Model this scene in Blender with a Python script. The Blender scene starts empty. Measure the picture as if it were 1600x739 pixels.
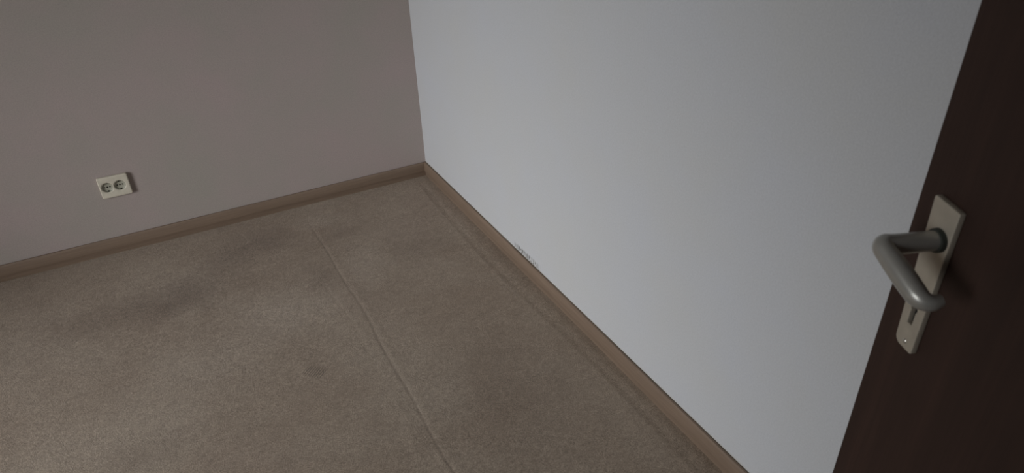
import bpy, bmesh, math, random
from mathutils import Vector, Matrix, noise

random.seed(7)
S = bpy.context.scene
COL = S.collection

# ------------------------------------------------------------------ camera
FPX = 1071.3
YAW, PITCH, ROLL = math.radians(27.18), math.radians(-31.38), math.radians(-2.06)
CAM = Vector((-1.042, -2.932, 1.5))
fw = Vector((math.sin(YAW)*math.cos(PITCH), math.cos(YAW)*math.cos(PITCH), math.sin(PITCH)))
rt = Vector((math.cos(YAW), -math.sin(YAW), 0))
up = rt.cross(fw)
r2 = rt*math.cos(ROLL) + up*math.sin(ROLL)
u2 = -rt*math.sin(ROLL) + up*math.cos(ROLL)
cd = bpy.data.cameras.new('camera')
cd.sensor_fit = 'HORIZONTAL'; cd.sensor_width = 36.0; cd.lens = FPX/1600*36.0
cd.clip_start = 0.02
cd.dof.use_dof = True; cd.dof.focus_distance = 2.9; cd.dof.aperture_fstop = 7.5
cam = bpy.data.objects.new('camera', cd); COL.objects.link(cam)
m = Matrix((r2, u2, -fw)).transposed().to_4x4(); m.translation = CAM
cam.matrix_world = m
S.camera = cam

# ------------------------------------------------------------------ light
S.view_settings.view_transform = 'Standard'
S.view_settings.look = 'None'
S.view_settings.gamma = 1.0
S.view_settings.use_curve_mapping = False
S.view_settings.exposure = 0.0
w = bpy.data.worlds.new('sky'); S.world = w; w.use_nodes = True
w.node_tree.nodes['Background'].inputs[0].default_value = (0.62, 0.74, 1.0, 1)
w.node_tree.nodes['Background'].inputs[1].default_value = 0.10

WX = -4.54                      # window wall, with a balcony door
WY0, WY1, WZ0, WZ1 = -3.15, -1.62, 0.05, 2.34
ld = bpy.data.lights.new('window_daylight', 'AREA')
ld.shape = 'RECTANGLE'; ld.size = WY1-WY0-0.1; ld.size_y = WZ1-WZ0-0.1
ld.energy = 31.5; ld.color = (0.935, 0.945, 0.965)
lo = bpy.data.objects.new('window_daylight', ld); COL.objects.link(lo)
lo.location = (WX-0.22, (WY0+WY1)/2, (WZ0+WZ1)/2)
ld.spread = math.radians(71)
lo.rotation_euler = (Vector((0, -0.518, -0.689)) - lo.location).to_track_quat('-Z', 'Y').to_euler()

# ------------------------------------------------------------------ helpers
def lin(r, g, b):
    f = lambda c: (c/255/12.92 if c/255 <= 0.04045 else ((c/255+0.055)/1.055)**2.4)
    return (f(r), f(g), f(b), 1)

def obj(name, bm, mat, parent=None, smooth=False):
    me = bpy.data.meshes.new(name)
    bmesh.ops.recalc_face_normals(bm, faces=bm.faces[:])
    bm.to_mesh(me); bm.free()
    me.materials.append(mat)
    if smooth:
        for p in me.polygons: p.use_smooth = True
        try: me.set_sharp_from_angle(angle=math.radians(40))
        except Exception: pass
    o = bpy.data.objects.new(name, me); COL.objects.link(o)
    if parent: o.parent = parent
    return o

def struct(name, bm, mat, parent=None, smooth=False):
    o = obj(name, bm, mat, parent, smooth)
    if parent is None: o['kind'] = 'structure'
    return o

def box(bm, x0, x1, y0, y1, z0, z1, bev=0.0, seg=2):
    r = bmesh.ops.create_cube(bm, size=1.0)
    vs = r['verts']
    bmesh.ops.scale(bm, vec=(x1-x0, y1-y0, z1-z0), verts=vs)
    bmesh.ops.translate(bm, vec=((x0+x1)/2, (y0+y1)/2, (z0+z1)/2), verts=vs)
    if bev:
        es = list({e for v in vs for e in v.link_edges})
        bmesh.ops.bevel(bm, geom=es, offset=bev, segments=seg, affect='EDGES', profile=0.6)

def tube(bm, pts, radii, n=28, flat=1.0, flat_axis=None):
    """sweep a (possibly flattened) circle along pts"""
    pts = [Vector(p) for p in pts]
    rings = []
    ref = None
    for i, p in enumerate(pts):
        t = (pts[min(i+1, len(pts)-1)] - pts[max(i-1, 0)]).normalized()
        if ref is None:
            ref = t.orthogonal().normalized()
            if flat_axis is not None:
                ref = (flat_axis - t*flat_axis.dot(t)).normalized()
        else:
            ref = (ref - t*ref.dot(t)).normalized()
        b = t.cross(ref)
        r = radii[i]
        rings.append([bm.verts.new(p + ref*(r*math.cos(a)) + b*(r*flat*math.sin(a)))
                      for a in [2*math.pi*k/n for k in range(n)]])
    for A, B in zip(rings, rings[1:]):
        for k in range(n):
            bm.faces.new((A[k], A[(k+1) % n], B[(k+1) % n], B[k]))
    bm.faces.new(rings[0][::-1]); bm.faces.new(rings[-1])

def lathe(bm, prof, n=40, M=Matrix.Identity(4)):
    """profile [(r, z)] turned about local z, closed by caps when r > 0"""
    rings = []
    for r, z in prof:
        if r < 1e-7: rings.append([bm.verts.new(M @ Vector((0, 0, z)))])
        else: rings.append([bm.verts.new(M @ Vector((r*math.cos(2*math.pi*k/n), r*math.sin(2*math.pi*k/n), z))) for k in range(n)])
    for A, B in zip(rings, rings[1:]):
        for k in range(n):
            a, a2 = A[k % len(A)], A[(k+1) % len(A)]
            b, b2 = B[k % len(B)], B[(k+1) % len(B)]
            vs = []
            for v in (a, a2, b2, b):
                if v not in vs: vs.append(v)
            if len(vs) > 2: bm.faces.new(vs)

def slab(loops, depth, bevel, M, res=3):
    """solid plate with holes: loops in the local xy plane, rounded rims, thickness 2*depth about z = 0"""
    cu = bpy.data.curves.new('c', 'CURVE'); cu.dimensions = '2D'; cu.fill_mode = 'BOTH'
    cu.extrude = depth-bevel; cu.bevel_depth = bevel; cu.bevel_resolution = res; cu.offset = -bevel
    for lp in loops:
        s = cu.splines.new('POLY'); s.points.add(len(lp)-1); s.use_cyclic_u = True
        for i, (x, y) in enumerate(lp): s.points[i].co = (x, y, 0, 1)
    o = bpy.data.objects.new('c', cu); COL.objects.link(o)
    bpy.context.view_layer.update()
    me = bpy.data.meshes.new_from_object(o.evaluated_get(bpy.context.evaluated_depsgraph_get()))
    bpy.data.objects.remove(o); bpy.data.curves.remove(cu)
    bm = bmesh.new(); bm.from_mesh(me); bpy.data.meshes.remove(me)
    bmesh.ops.remove_doubles(bm, verts=bm.verts[:], dist=1e-6)
    bmesh.ops.transform(bm, matrix=M, verts=bm.verts[:])
    return bm

def rounded(cor, rad, n=6):
    """rounded polygon from corners, one radius per corner"""
    out = []
    N = len(cor)
    for i, (x, y) in enumerate(cor):
        p = Vector((x, y)); a = Vector(cor[i-1]); b = Vector(cor[(i+1) % N])
        r = rad[i]
        u = (a-p).normalized(); v = (b-p).normalized()
        if r <= 0: out.append((x, y)); continue
        half = u.angle(v)/2
        t = r/math.tan(half)
        c = p + (u+v).normalized()*(r/math.sin(half))
        s = p+u*t-c; e = p+v*t-c
        a0 = math.atan2(s.y, s.x); a1 = math.atan2(e.y, e.x)
        da = (a1-a0+math.pi) % (2*math.pi) - math.pi
        for k in range(n+1):
            ang = a0+da*k/n
            out.append((c.x+r*math.cos(ang), c.y+r*math.sin(ang)))
    return out

def circle(cx, cy, r, n=48): return [(cx+r*math.cos(2*math.pi*k/n), cy+r*math.sin(2*math.pi*k/n)) for k in range(n)]

# ------------------------------------------------------------------ materials
class NT:
    def __init__(s, name, rough=0.6, metal=0.0, spec=0.5):
        s.m = bpy.data.materials.new(name); s.m.use_nodes = True
        s.t = s.m.node_tree; s.b = s.t.nodes['Principled BSDF']
        s.b.inputs['Roughness'].default_value = rough
        s.b.inputs['Metallic'].default_value = metal
        s.b.inputs['Specular IOR Level'].default_value = spec
        s.pos = s.n('ShaderNodeNewGeometry').outputs['Position']
    def n(s, t, **k):
        nd = s.t.nodes.new(t)
        for a, v in k.items(): setattr(nd, a, v)
        return nd
    def l(s, a, b): s.t.links.new(a, b)
    def scale(s, v, src=None):
        mp = s.n('ShaderNodeMapping'); mp.inputs['Scale'].default_value = v
        s.l(src or s.pos, mp.inputs['Vector']); return mp.outputs[0]
    def noise(s, sc, det=3, rough=0.5, vec=None, dist=0.0):
        nd = s.n('ShaderNodeTexNoise'); nd.inputs['Scale'].default_value = sc
        nd.inputs['Detail'].default_value = det; nd.inputs['Roughness'].default_value = rough
        nd.inputs['Distortion'].default_value = dist
        s.l(vec or s.pos, nd.inputs['Vector']); return nd.outputs['Fac']
    def ramp(s, f, stops):
        r = s.n('ShaderNodeValToRGB'); s.l(f, r.inputs[0])
        e = r.color_ramp.elements
        e[0].position, e[0].color = stops[0]; e[1].position, e[1].color = stops[-1]
        for p, c in stops[1:-1]: q = e.new(p); q.color = c
        return r.outputs[0]
    def rng(s, f, a, b, c, d):
        r = s.n('ShaderNodeMapRange'); s.l(f, r.inputs[0])
        for i, v in enumerate((a, b, c, d)): r.inputs[i+1].default_value = v
        return r.outputs[0]
    def math(s, op, a, b=None):
        q = s.n('ShaderNodeMath', operation=op)
        for i, v in enumerate((a, b)):
            if v is None: continue
            if isinstance(v, (int, float)): q.inputs[i].default_value = v
            else: s.l(v, q.inputs[i])
        return q.outputs[0]
    def mix(s, f, a, b, mode='MIX'):
        q = s.n('ShaderNodeMix', data_type='RGBA', blend_type=mode)
        for i, v in ((0, f), (6, a), (7, b)):
            if isinstance(v, (int, float, tuple)): q.inputs[i].default_value = v
            else: s.l(v, q.inputs[i])
        return q.outputs[2]
    def col(s, c):
        if isinstance(c, tuple): s.b.inputs['Base Color'].default_value = c
        else: s.l(c, s.b.inputs['Base Color'])
    def bump(s, h, dist, strength=1.0):
        q = s.n('ShaderNodeBump'); q.inputs['Distance'].default_value = dist
        q.inputs['Strength'].default_value = strength
        s.l(h, q.inputs['Height']); s.l(q.outputs[0], s.b.inputs['Normal'])

def plaster(name, c1, c2, grain=0.24, sc=2.6):
    t = NT(name, 0.92, spec=0.15)
    big = t.noise(sc, 4, 0.6)
    c = t.mix(t.rng(big, 0.3, 0.7, 0, 1), c1, c2)
    g = t.noise(230, 3, 0.75)
    c = t.mix(1.0, c, t.ramp(g, [(0.25, (1-grain, 1-grain, 1-grain, 1)), (0.75, (1+0*grain, 1, 1, 1))]), 'MULTIPLY')
    t.bump(g, 0.0008, 0.5)
    return t, c

# ------ colours are tuned here
t, c = plaster('mauve_paint', (0.515, 0.425, 0.408, 1), (0.462, 0.425, 0.380, 1))
t.col(c); M_MAUVE = t.m
t, c = plaster('white_paint', (0.64, 0.660, 0.690, 1), (0.645, 0.655, 0.655, 1), 0.13)
# a patch of blistered, greyed paint right above the skirting board
sep = t.n('ShaderNodeSeparateXYZ'); t.l(t.pos, sep.inputs[0])
Y, Z = sep.outputs[1], sep.outputs[2]
cell = t.noise(1.0, 2, 0.6, t.scale((10, 90, 42)), 0.8)
my = t.math('SUBTRACT', 1.0, t.math('MULTIPLY', t.math('ABSOLUTE', t.math('ADD', Y, 1.02)), 1/0.105))
mz = t.math('SUBTRACT', 1.0, t.math('MULTIPLY', t.math('ABSOLUTE', t.math('SUBTRACT', Z, 0.083)), 1/0.017))
mask = t.math('MULTIPLY', t.rng(my, 0.0, 0.35, 0, 1), t.rng(mz, 0.0, 0.6, 0, 1))
spots = t.math('MULTIPLY', t.rng(cell, 0.46, 0.58, 0, 1), mask)
c = t.mix(t.math('MULTIPLY', mask, 0.25), c, (0.62, 0.60, 0.55, 1))
c = t.mix(t.math('MULTIPLY', spots, 0.8), c, (0.10, 0.10, 0.095, 1))
edge = t.rng(t.math('ADD', Z, t.math('MULTIPLY', t.noise(30, 3), 0.006)), 0.0755, 0.0790, 1, 0)
c = t.mix(t.math('MULTIPLY', edge, 0.55), c, (0.62, 0.57, 0.47, 1))
t.col(c); M_WHITE = t.m
t, c = plaster('ceiling_paint', (0.74, 0.74, 0.73, 1), (0.72, 0.72, 0.71, 1)); t.col(c); M_CEIL = t.m

def wood(name, cols, axis, rough, sc=1.0, spec=0.4, bumpd=0.0004):
    t = NT(name, rough, spec=spec)
    v = [26*sc, 26*sc, 26*sc]; v[axis] = 1.6*sc
    g = t.noise(1.0, 5, 0.6, t.scale(tuple(v)), 0.6)
    c = t.ramp(g, [(0.28, cols[0]), (0.52, cols[1]), (0.75, cols[2])])
    v = [320*sc, 320*sc, 320*sc]; v[axis] = 9*sc
    f = t.noise(1.0, 2, 0.5, t.scale(tuple(v)))
    c = t.mix(0.45, c, t.ramp(f, [(0.3, (0.72, 0.70, 0.68, 1)), (0.7, (1, 1, 1, 1))]), 'MULTIPLY')
    t.col(c); t.bump(f, bumpd, 0.4)
    return t.m
BC = [(0.215, 0.155, 0.112, 1), (0.248, 0.180, 0.130, 1), (0.278, 0.203, 0.148, 1)]
M_BASEX = wood('walnut_skirting_along_x', BC, 0, 0.55)
M_BASEY = wood('walnut_skirting_along_y', BC, 1, 0.55)
M_DOOR = wood('mahogany_door_veneer', [(0.038, 0.020, 0.0150, 1), (0.047, 0.0245, 0.0180, 1), (0.056, 0.0285, 0.0210, 1)], 2, 0.6, spec=0.35)
M_FRAME = M_DOOR

def carpet():
    t = NT('beige_carpet', 1.0, spec=0.0)
    a = t.noise(1.9, 4, 0.55, None, 0.5)
    c = t.mix(t.rng(a, 0.30, 0.70, 0, 1), (0.390, 0.305, 0.232, 1), (0.485, 0.400, 0.315, 1))
    b = t.noise(1.1, 2)
    c = t.mix(t.rng(b, 0.52, 0.72, 0, 0.35), c, (0.40, 0.30, 0.245, 1))
    # soiled, darker and lighter patches, each at its own place on the floor
    sp = t.n('ShaderNodeSeparateXYZ')
    wv = t.n('ShaderNodeTexNoise'); wv.inputs['Scale'].default_value = 7.0; wv.inputs['Detail'].default_value = 3
    t.l(t.pos, wv.inputs['Vector'])
    va = t.n('ShaderNodeVectorMath', operation='MULTIPLY_ADD')
    t.l(wv.outputs['Color'], va.inputs[0]); va.inputs[1].default_value = (0.22, 0.22, 0); t.l(t.pos, va.inputs[2])
    t.l(va.outputs[0], sp.inputs[0])
    def patch(cx, cy, rx, ry, k):
        ex = t.math('MULTIPLY', t.math('SUBTRACT', sp.outputs[0], cx+0.11), 1/rx)
        ey = t.math('MULTIPLY', t.math('SUBTRACT', sp.outputs[1], cy+0.11), 1/ry)
        q = t.math('SQRT', t.math('ADD', t.math('MULTIPLY', ex, ex), t.math('MULTIPLY', ey, ey)))
        return t.rng(q, 0.15, 1.0, k, 0)
    for cx, cy, rx, ry, k in ((-1.21, -0.49, 0.26, 0.17, 0.62), (-0.88, -0.22, 0.22, 0.15, 0.55), (-1.02, -0.34, 0.20, 0.14, 0.30),
                              (-1.50, -0.48, 0.24, 0.14, 0.25), (-0.50, -0.33, 0.10, 0.07, 0.35), (-0.30, -0.62, 0.20, 0.16, 0.25),
                              (-0.36, -1.55, 0.30, 0.40, 0.30), (-0.70, -0.62, 0.05, 0.18, 0.40), (-1.38, -1.25, 0.16, 0.12, 0.30)):  # broad near patch and narrow strip on the wrinkle: darker tone only
        c = t.mix(patch(cx, cy, rx, ry, k), c, (0.235, 0.180, 0.140, 1))
    for cx, cy, rx, ry, k in ((-0.90, -0.78, 0.26, 0.24, 0.60), (-0.58, -0.17, 0.12, 0.08, 0.35), (-0.52, -0.62, 0.12, 0.20, 0.35), (-1.15, -0.95, 0.22, 0.18, 0.35)):
        c = t.mix(patch(cx, cy, rx, ry, k), c, (0.54, 0.455, 0.370, 1))
    d = t.noise(22, 4, 0.6)
    c = t.mix(1.0, c, t.ramp(d, [(0.3, (0.90, 0.90, 0.90, 1)), (0.7, (1.05, 1.05, 1.05, 1))]), 'MULTIPLY')
    pile = t.noise(230, 4, 0.8)
    c = t.mix(1.0, c, t.ramp(pile, [(0.33, (0.60, 0.60, 0.60, 1)), (0.67, (1.26, 1.26, 1.26, 1))]), 'MULTIPLY')
    tuft = t.noise(75, 3, 0.6)
    c = t.mix(1.0, c, t.ramp(tuft, [(0.32, (0.86, 0.86, 0.86, 1)), (0.68, (1.10, 1.10, 1.10, 1))]), 'MULTIPLY')
    # comb-like mark: a handful of dark parallel strokes coloured onto the pile
    sep = t.n('ShaderNodeSeparateXYZ'); t.l(t.pos, sep.inputs[0])
    X, Yc = sep.outputs[0], sep.outputs[1]
    dx = t.math('ADD', X, 0.858); dy = t.math('ADD', Yc, 1.150)
    ca, sa = math.cos(math.radians(MARK)), math.sin(math.radians(MARK))
    u = t.math('ADD', t.math('MULTIPLY', dx, ca), t.math('MULTIPLY', dy, sa))        # along a stroke
    v = t.math('SUBTRACT', t.math('MULTIPLY', dy, ca), t.math('MULTIPLY', dx, sa))   # across the strokes
    st = t.rng(t.math('SINE', t.math('MULTIPLY', v, 2*math.pi/0.0083)), 0.0, 0.9, 0, 1)
    mu = t.rng(t.math('ABSOLUTE', u), 0.018, 0.030, 1, 0)
    mv = t.rng(t.math('ABSOLUTE', v), 0.030, 0.040, 1, 0)
    mk = t.math('MULTIPLY', t.math('MULTIPLY', mu, mv), st)
    c = t.mix(t.math('MULTIPLY', mk, 0.60), c, (0.09, 0.075, 0.06, 1))
    # thin darker line along the joint
    sl = t.math('ADD', X, 0.629)
    sl = t.math('SUBTRACT', sl, t.math('MULTIPLY', t.math('SINE', t.math('MULTIPLY', Yc, 5.1)), 0.004))
    sl = t.math('SUBTRACT', sl, t.math('MULTIPLY', t.math('SINE', t.math('ADD', t.math('MULTIPLY', Yc, 13.0), 1.0)), 0.003))
    sl = t.rng(t.math('ABSOLUTE', sl), 0.0015, 0.0060, 0.34, 0.0)
    sl = t.math('MULTIPLY', sl, t.rng(Yc, -0.10, -0.35, 0, 1))
    c = t.mix(sl, c, (0.12, 0.09, 0.07, 1))
    t.col(c)
    t.bump(t.math('ADD', pile, t.math('MULTIPLY', d, 0.8)), 0.004, 0.7)
    t.b.inputs['Sheen Weight'].default_value = 0.15
    return t.m
MARK = 42
M_CARPET = carpet()

def plain(name, c, rough, metal=0.0, var=0.08, sc=60, spec=0.5, bump=0.0):
    t = NT(name, rough, metal, spec)
    g = t.noise(sc, 3)
    t.col(t.mix(1.0, c, t.ramp(g, [(0.3, (1-var,)*3+(1,)), (0.7, (1, 1, 1, 1))]), 'MULTIPLY'))
    if bump: t.bump(g, bump, 0.5)
    return t.m
M_PLASTIC = plain('cream_plastic', (0.72, 0.67, 0.55, 1), 0.4)
M_INSERT = plain('aged_cream_socket_plastic', (0.42, 0.41, 0.33, 1), 0.45)
M_DARK = plain('hole_shade_black', (0.012, 0.012, 0.012, 1), 0.8, spec=0.1)  # black that paints the shade inside the holes
M_CLIP = plain('earth_contact_metal', (0.045, 0.045, 0.04, 1), 0.4, 0.8)
M_PLATE = plain('bronze_anodised_aluminium', (0.54, 0.490, 0.400, 1), 0.50, 0.25, 0.12, 45)
M_LEVER = plain('satin_aluminium', (0.50, 0.495, 0.455, 1), 0.36, 0.45, 0.10, 30)
M_COLLAR = plain('dark_plastic_bush', (0.035, 0.04, 0.033, 1), 0.5)
M_SCREW = plain('bright_screw_metal', (0.72, 0.70, 0.64, 1), 0.3, 0.8)
M_WFRAME = plain('white_window_plastic', (0.8, 0.8, 0.8, 1), 0.35)
def glass():
    m = bpy.data.materials.new('window_glass'); m.use_nodes = True
    n = m.node_tree; n.nodes.clear()
    o = n.nodes.new('ShaderNodeOutputMaterial'); mx = n.nodes.new('ShaderNodeMixShader')
    tr = n.nodes.new('ShaderNodeBsdfTransparent'); gl = n.nodes.new('ShaderNodeBsdfGlossy'); fr = n.nodes.new('ShaderNodeFresnel')
    gl.inputs['Roughness'].default_value = 0.02
    n.links.new(fr.outputs[0], mx.inputs[0]); n.links.new(tr.outputs[0], mx.inputs[1]); n.links.new(gl.outputs[0], mx.inputs[2])
    n.links.new(mx.outputs[0], o.inputs[0]); return m
M_GLASS = glass()

# ------------------------------------------------------------------ room shell
H = 2.5
YB = -3.32                      # wall with the doorway, behind the camera
HALL = -4.6
T = 0.16

def sstep(a, b, x):
    q = max(0.0, min(1.0, (x-a)/(b-a))); return q*q*(3-2*q)
def bumpf(x, c, s): return math.exp(-((x-c)/s)**2)
def carpet_z(x, y):
    z = 0.0
    # the joint between two widths, standing up a little and wandering
    sx = -0.628 + 0.004*math.sin(y*5.1) + 0.003*math.sin(y*13+1)
    fade = sstep(-0.02, -0.25, y)
    z += fade*(0.0007*bumpf(x, sx+0.016, 0.015) - 0.0004*bumpf(x, sx-0.001, 0.0055))
    z += fade*0.00035*(bumpf(x, sx-0.055+0.02*math.sin(y*4), 0.012) - bumpf(x, sx-0.068+0.02*math.sin(y*4), 0.008))*sstep(-0.3, -0.5, y)
    # the carpet rises in a soft ridge along the white wall
    rx = -0.072 - 0.030*bumpf(y, -0.75, 0.55) + 0.0015*math.sin(y*7)
    z += sstep(-0.03, -0.10, y)*(0.00045*bumpf(x, rx, 0.008) - 0.0009*bumpf(x, rx+0.020, 0.015))
    # long low waves
    z += 0.0022*noise.noise(Vector((x*2.3, y*1.7, 0.3))) + 0.0009*noise.noise(Vector((x*9, y*7, 2.3)))
    return z - 0.0006
def grid(bm, xs, ys):
    V = [[bm.verts.new((x, y, carpet_z(x, y))) for x in xs] for y in ys]
    for j in range(len(ys)-1):
        for i in range(len(xs)-1):
            bm.faces.new((V[j][i], V[j][i+1], V[j+1][i+1], V[j+1][i]))
bm = bmesh.new()
xs = [WX-T+i*0.04 for i in range(int((2.2)/0.04))]
x = xs[-1]
while x < -0.70: x += 0.02; xs.append(x)
while x < 0.0: x += 0.0035; xs.append(min(x, 0.0))
xs = sorted(set(round(v, 5) for v in xs))
ys = [0.0]
while ys[-1] > HALL: ys.append(ys[-1]-0.022)
grid(bm, xs, ys)
struct('floor', bm, M_CARPET, smooth=True)

bm = bmesh.new(); box(bm, WX-T, T, 0, T, -0.02, H); struct('wall_left', bm, M_MAUVE)
bm = bmesh.new(); box(bm, 0, T, HALL-T, 0, -0.02, H); struct('wall_right', bm, M_WHITE)
bm = bmesh.new(); box(bm, WX-T, T, HALL-T, T, H, H+0.1); struct('ceiling', bm, M_CEIL)
bm = bmesh.new()                                     # window wall: pier, pier, sill wall, lintel
box(bm, WX-T, WX, HALL-T, WY0, -0.02, H); box(bm, WX-T, WX, WY1, 0, -0.02, H)
box(bm, WX-T, WX, WY0, WY1, -0.02, WZ0); box(bm, WX-T, WX, WY0, WY1, WZ1, H)
struct('wall_far_left', bm, M_WHITE)
DX0, DX1, DH = -1.36, -0.47, 2.03                     # doorway
bm = bmesh.new()
box(bm, WX, DX0, YB-0.12, YB, -0.02, H); box(bm, DX1, 0, YB-0.12, YB, -0.02, H); box(bm, DX0, DX1, YB-0.12, YB, DH, H)
struct('wall_back', bm, M_WHITE)
bm = bmesh.new(); box(bm, WX, 0, HALL-T, HALL, -0.02, H); struct('wall_hall', bm, M_WHITE)

# window frame and pane
bm = bmesh.new()
fx0, fx1, f = WX-0.11, WX-0.05, 0.06
box(bm, fx0, fx1, WY0, WY0+f, WZ0, WZ1, 0.004); box(bm, fx0, fx1, WY1-f, WY1, WZ0, WZ1, 0.004)
box(bm, fx0, fx1, WY0+f, WY1-f, WZ0, WZ0+f, 0.004); box(bm, fx0, fx1, WY0+f, WY1-f, WZ1-f, WZ1, 0.004)
win = struct('window_1', bm, M_WFRAME)
bm = bmesh.new(); box(bm, fx0+0.024, fx0+0.036, WY0+f, WY1-f, WZ0+f, WZ1-f); struct('pane', bm, M_GLASS, win)

# skirting boards: one profile swept along each wall (u = out of the wall, z = up)
BH = 0.0712
PROF = [(0.0016, -0.004), (0.0062, -0.004), (0.0080, 0.012), (0.0140, 0.0285), (0.0152, 0.031),
        (0.0118, 0.062), (0.0106, 0.0685), (0.0085, BH), (0.0030, BH), (0.0016, BH-0.0012)]
def skirting(p0, p1, out, m0, m1):
    """m0, m1: 1 where the end is mitred into the corner"""
    bm = bmesh.new(); p0 = Vector(p0); p1 = Vector(p1); out = Vector(out)
    dr = (p1-p0).normalized(); L = (p1-p0).length; N = max(2, int(L/0.05))
    rings = []
    for i in range(N+1):
        ring = []
        for u, z in PROF:
            s = L*i/N
            if i == 0: s += m0*u
            if i == N: s -= m1*u
            # the board bows off the plaster by a hair along its length
            wob = 0.0004*math.sin(s*3.1+1)+0.0003*math.sin(s*8.3)
            ring.append(bm.verts.new(p0 + dr*s + out*(u+0.0004+wob*(0.0 if i in (0, N) else 1)) + Vector((0, 0, z))))
        rings.append(ring)
    n = len(PROF)
    for A, B in zip(rings, rings[1:]):
        for k in range(n): bm.faces.new((A[k], A[(k+1) % n], B[(k+1) % n], B[k]))
    bm.faces.new(rings[0]); bm.faces.new(rings[-1][::-1])
    return bm
struct('baseboard_left', skirting((0, 0, 0), (WX, 0, 0), (0, -1, 0), 1, 0), M_BASEX, smooth=True)
struct('baseboard_right', skirting((0, 0, 0), (0, YB, 0), (-1, 0, 0), 1, 0), M_BASEY, smooth=True)

# ------------------------------------------------------------------ door
TH = math.radians(20)
d = Vector((math.sin(TH), math.cos(TH), 0)); nn = Vector((-math.cos(TH), math.sin(TH), 0))
P = Vector((-0.2536, -2.5572, 0)) - nn*0.009           # on the leaf's face, below the right edge of the lock plate
# leaf frame: local x = d (towards the free edge), local y = nn (out of the visible face), local z = up
MD = Matrix((d, nn, Vector((0, 0, 1)))).transposed().to_4x4(); MD.translation = P
EDGE, WID = 0.081, 0.86
bm = bmesh.new(); box(bm, EDGE-WID, EDGE, -0.040, 0, 0.012, 2.0, 0.0015)
door = struct('door_1', bm, M_DOOR); door.matrix_world = MD

# lock plate: long plate narrowing a little downwards, with a keyhole cut through
ML = Matrix(((1, 0, 0, 0), (0, 0, 1, 0.0), (0, 1, 0, 0), (0, 0, 0, 1)))   # slab xy -> leaf xz, slab z -> leaf y
PT = 0.009
outer = rounded([(0.0010, 1.084), (0.0020, 0.8665), (0.0360, 0.8665), (0.0470, 1.088)], [0.003, 0.003, 0.012, 0.003])
KX, KZ = 0.0208, 0.920
key = [(KX-0.0044, KZ-0.0145), (KX+0.0044, KZ-0.0145), (KX+0.0044, KZ+0.004)] + \
      [(KX+0.0060*math.cos(a), KZ+0.0095+0.0060*math.sin(a)) for a in [math.radians(-45+270*k/16) for k in range(17)]] + \
      [(KX-0.0044, KZ+0.004)]
bm = slab([outer, key], PT/2, 0.0014, Matrix.Translation((0, PT/2, 0)) @ ML)
plate = obj('lock_plate', bm, M_PLATE, door, True)
bm = bmesh.new(); box(bm, KX-0.010, KX+0.010, 0.0002, 0.0012, KZ-0.020, KZ+0.020)
obj('keyhole_black_sheet', bm, M_DARK, plate)  # thin black sheet behind the cut, painting the keyhole's inner shade
RY = Matrix.Rotation(-math.pi/2, 4, 'X')                # lathe z -> leaf +y
def at(x, y, z): return Matrix.Translation((x, y, z)) @ RY
bm = bmesh.new(); lathe(bm, [(0, PT-0.001), (0.0036, PT-0.001), (0.0036, PT+0.0006), (0.0026, PT+0.0016), (0, PT+0.0019)], 24, at(0.0180, 0, 0.878))
obj('screw', bm, M_SCREW, plate, True)

SX, SZ = 0.0195, 1.0375                                 # spindle
bm = bmesh.new()
lathe(bm, [(0, PT-0.001), (0.0158, PT-0.001), (0.0158, PT+0.0045), (0.0150, PT+0.0062), (0.0105, PT+0.0066), (0, PT+0.0066)], 40, at(SX, 0, SZ))
obj('collar', bm, M_COLLAR, door, True)

def bez(a, b, c, n):                                    # quadratic corner
    return [(a*(1-t)**2 + b*2*t*(1-t) + c*t*t) for t in [i/n for i in range(n+1)]]
O = PT
S0 = Vector((SX, O+0.0055, SZ)); S1 = Vector((SX, O+0.067, SZ+0.001))
CR = Vector((SX+0.003, O+0.0765, SZ+0.003))
G1 = Vector((SX-0.009, O+0.0745, SZ-0.003))
G2 = Vector((SX-0.066, O+0.068, SZ-0.026))
TC = Vector((SX-0.079, O+0.066, SZ-0.030))
T1 = Vector((SX-0.081, O+0.056, SZ-0.029)); T2 = Vector((SX-0.081, O+0.047, SZ-0.027))
path = [S0 + (S1-S0)*i/6 for i in range(6)] + bez(S1, CR, G1, 8) + [G1 + (G2-G1)*i/8 for i in range(1, 8)] + bez(G2, TC, T1, 8) + [T2]
rad = []
for i, p in enumerate(path):
    if i < 6: rad.append(0.0132 + 0.0006*i/6)
    elif i < 15: rad.append(0.0142)
    elif i < 22: rad.append(0.0146 + 0.0008*math.sin((i-15)/7*math.pi))
    else: rad.append(0.0146 - 0.0050*((i-22)/(len(path)-22)))
rad[-1] *= 0.80
bm = bmesh.new(); tube(bm, path, rad, 36, 0.90, Vector((0, 0, 1)))
lever = obj('lever_handle', bm, M_LEVER, door, True)

# hinges on the far side of the leaf, at its hung edge
for hz in (0.25, 1.75):
    bm = bmesh.new(); lathe(bm, [(0, -0.045), (0.008, -0.045), (0.008, 0.045), (0, 0.045)], 20, Matrix.Translation((EDGE-WID-0.006, -0.050, hz)))
    obj('hinge', bm, M_LEVER, door, True)

# door frame around the doorway
bm = bmesh.new()
box(bm, DX0-0.06, DX0+0.012, YB-0.13, YB+0.012, 0, DH-0.012, 0.002); box(bm, DX1-0.012, DX1+0.06, YB-0.13, YB+0.012, 0, DH-0.012, 0.002)
box(bm, DX0-0.06, DX1+0.06, YB-0.13, YB+0.012, DH-0.012, DH+0.06, 0.002)
struct('trim_1', bm, M_FRAME)

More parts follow.
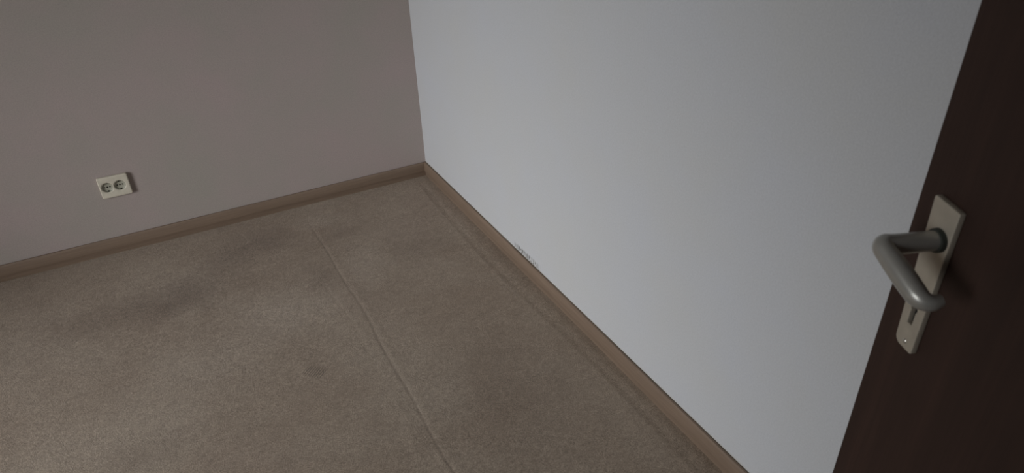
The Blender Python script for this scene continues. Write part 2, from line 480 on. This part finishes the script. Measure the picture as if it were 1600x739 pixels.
# ------------------------------------------------------------------ double power socket
root = bpy.data.objects.new('power_socket', None); COL.objects.link(root)
OX0, OX1, OZ0, OZ1, OD = -1.3715, -1.2625, 0.2500, 0.3390, 0.015
root.location = ((OX0+OX1)/2, 0, (OZ0+OZ1)/2)
root['label'] = 'cream double wall socket mounted low on the mauve wall above the skirting board'
root['category'] = 'socket'
W2, H2 = (OX1-OX0)/2, (OZ1-OZ0)/2
MW = Matrix(((1, 0, 0, 0), (0, 0, -1, 0), (0, 1, 0, 0), (0, 0, 0, 1)))   # slab xy -> wall xz, slab z -> out of the wall (-y)
R = 0.0205
CX = (-0.0262, 0.0190)
bm = slab([rounded([(-W2, -H2), (W2, -H2), (W2, H2), (-W2, H2)], [0.006]*4), circle(CX[0], 0.0005, R), circle(CX[1], 0.0005, R)],
          OD/2, 0.0035, Matrix.Translation((0, -OD/2, 0)) @ MW, 4)
obj('cover', bm, M_PLASTIC, root, True)
for cx in CX:
    Mi = Matrix.Translation((cx, 0, 0.0005)) @ MW
    # round well with its floor set back and a rim
    bm = bmesh.new()
    lathe(bm, [(0, 0.0075), (0.0165, 0.0075), (0.0180, 0.0085), (0.0193, 0.0130), (0.0203, 0.0136), (0.0209, 0.0132), (0.0209, 0.0004), (0, 0.0004)], 48, Mi)
    ins = obj('socket_insert', bm, M_INSERT, root, True)
    for px in (-0.0095, 0.0095):
        bm = bmesh.new(); lathe(bm, [(0, 0.0070), (0.0027, 0.0070), (0.0027, 0.0077), (0, 0.0077)], 16, Mi @ Matrix.Translation((px, 0, 0)))
        obj('pin_hole_black_disc', bm, M_DARK, ins)  # black disc on the well floor, painted as the hole's shade
    bm = bmesh.new(); lathe(bm, [(0, 0.0070), (0.0030, 0.0070), (0.0030, 0.0081), (0, 0.0083)], 16, Mi)
    obj('screw', bm, M_CLIP, ins)
    for s in (1, -1):
        bm = bmesh.new(); box(bm, -0.0022, 0.0022, min(s*0.0142, s*0.0188), max(s*0.0142, s*0.0188), 0.0070, 0.0122, 0.0004)
        bmesh.ops.transform(bm, matrix=Mi, verts=bm.verts[:])
        obj('earth_contact', bm, M_CLIP, ins)
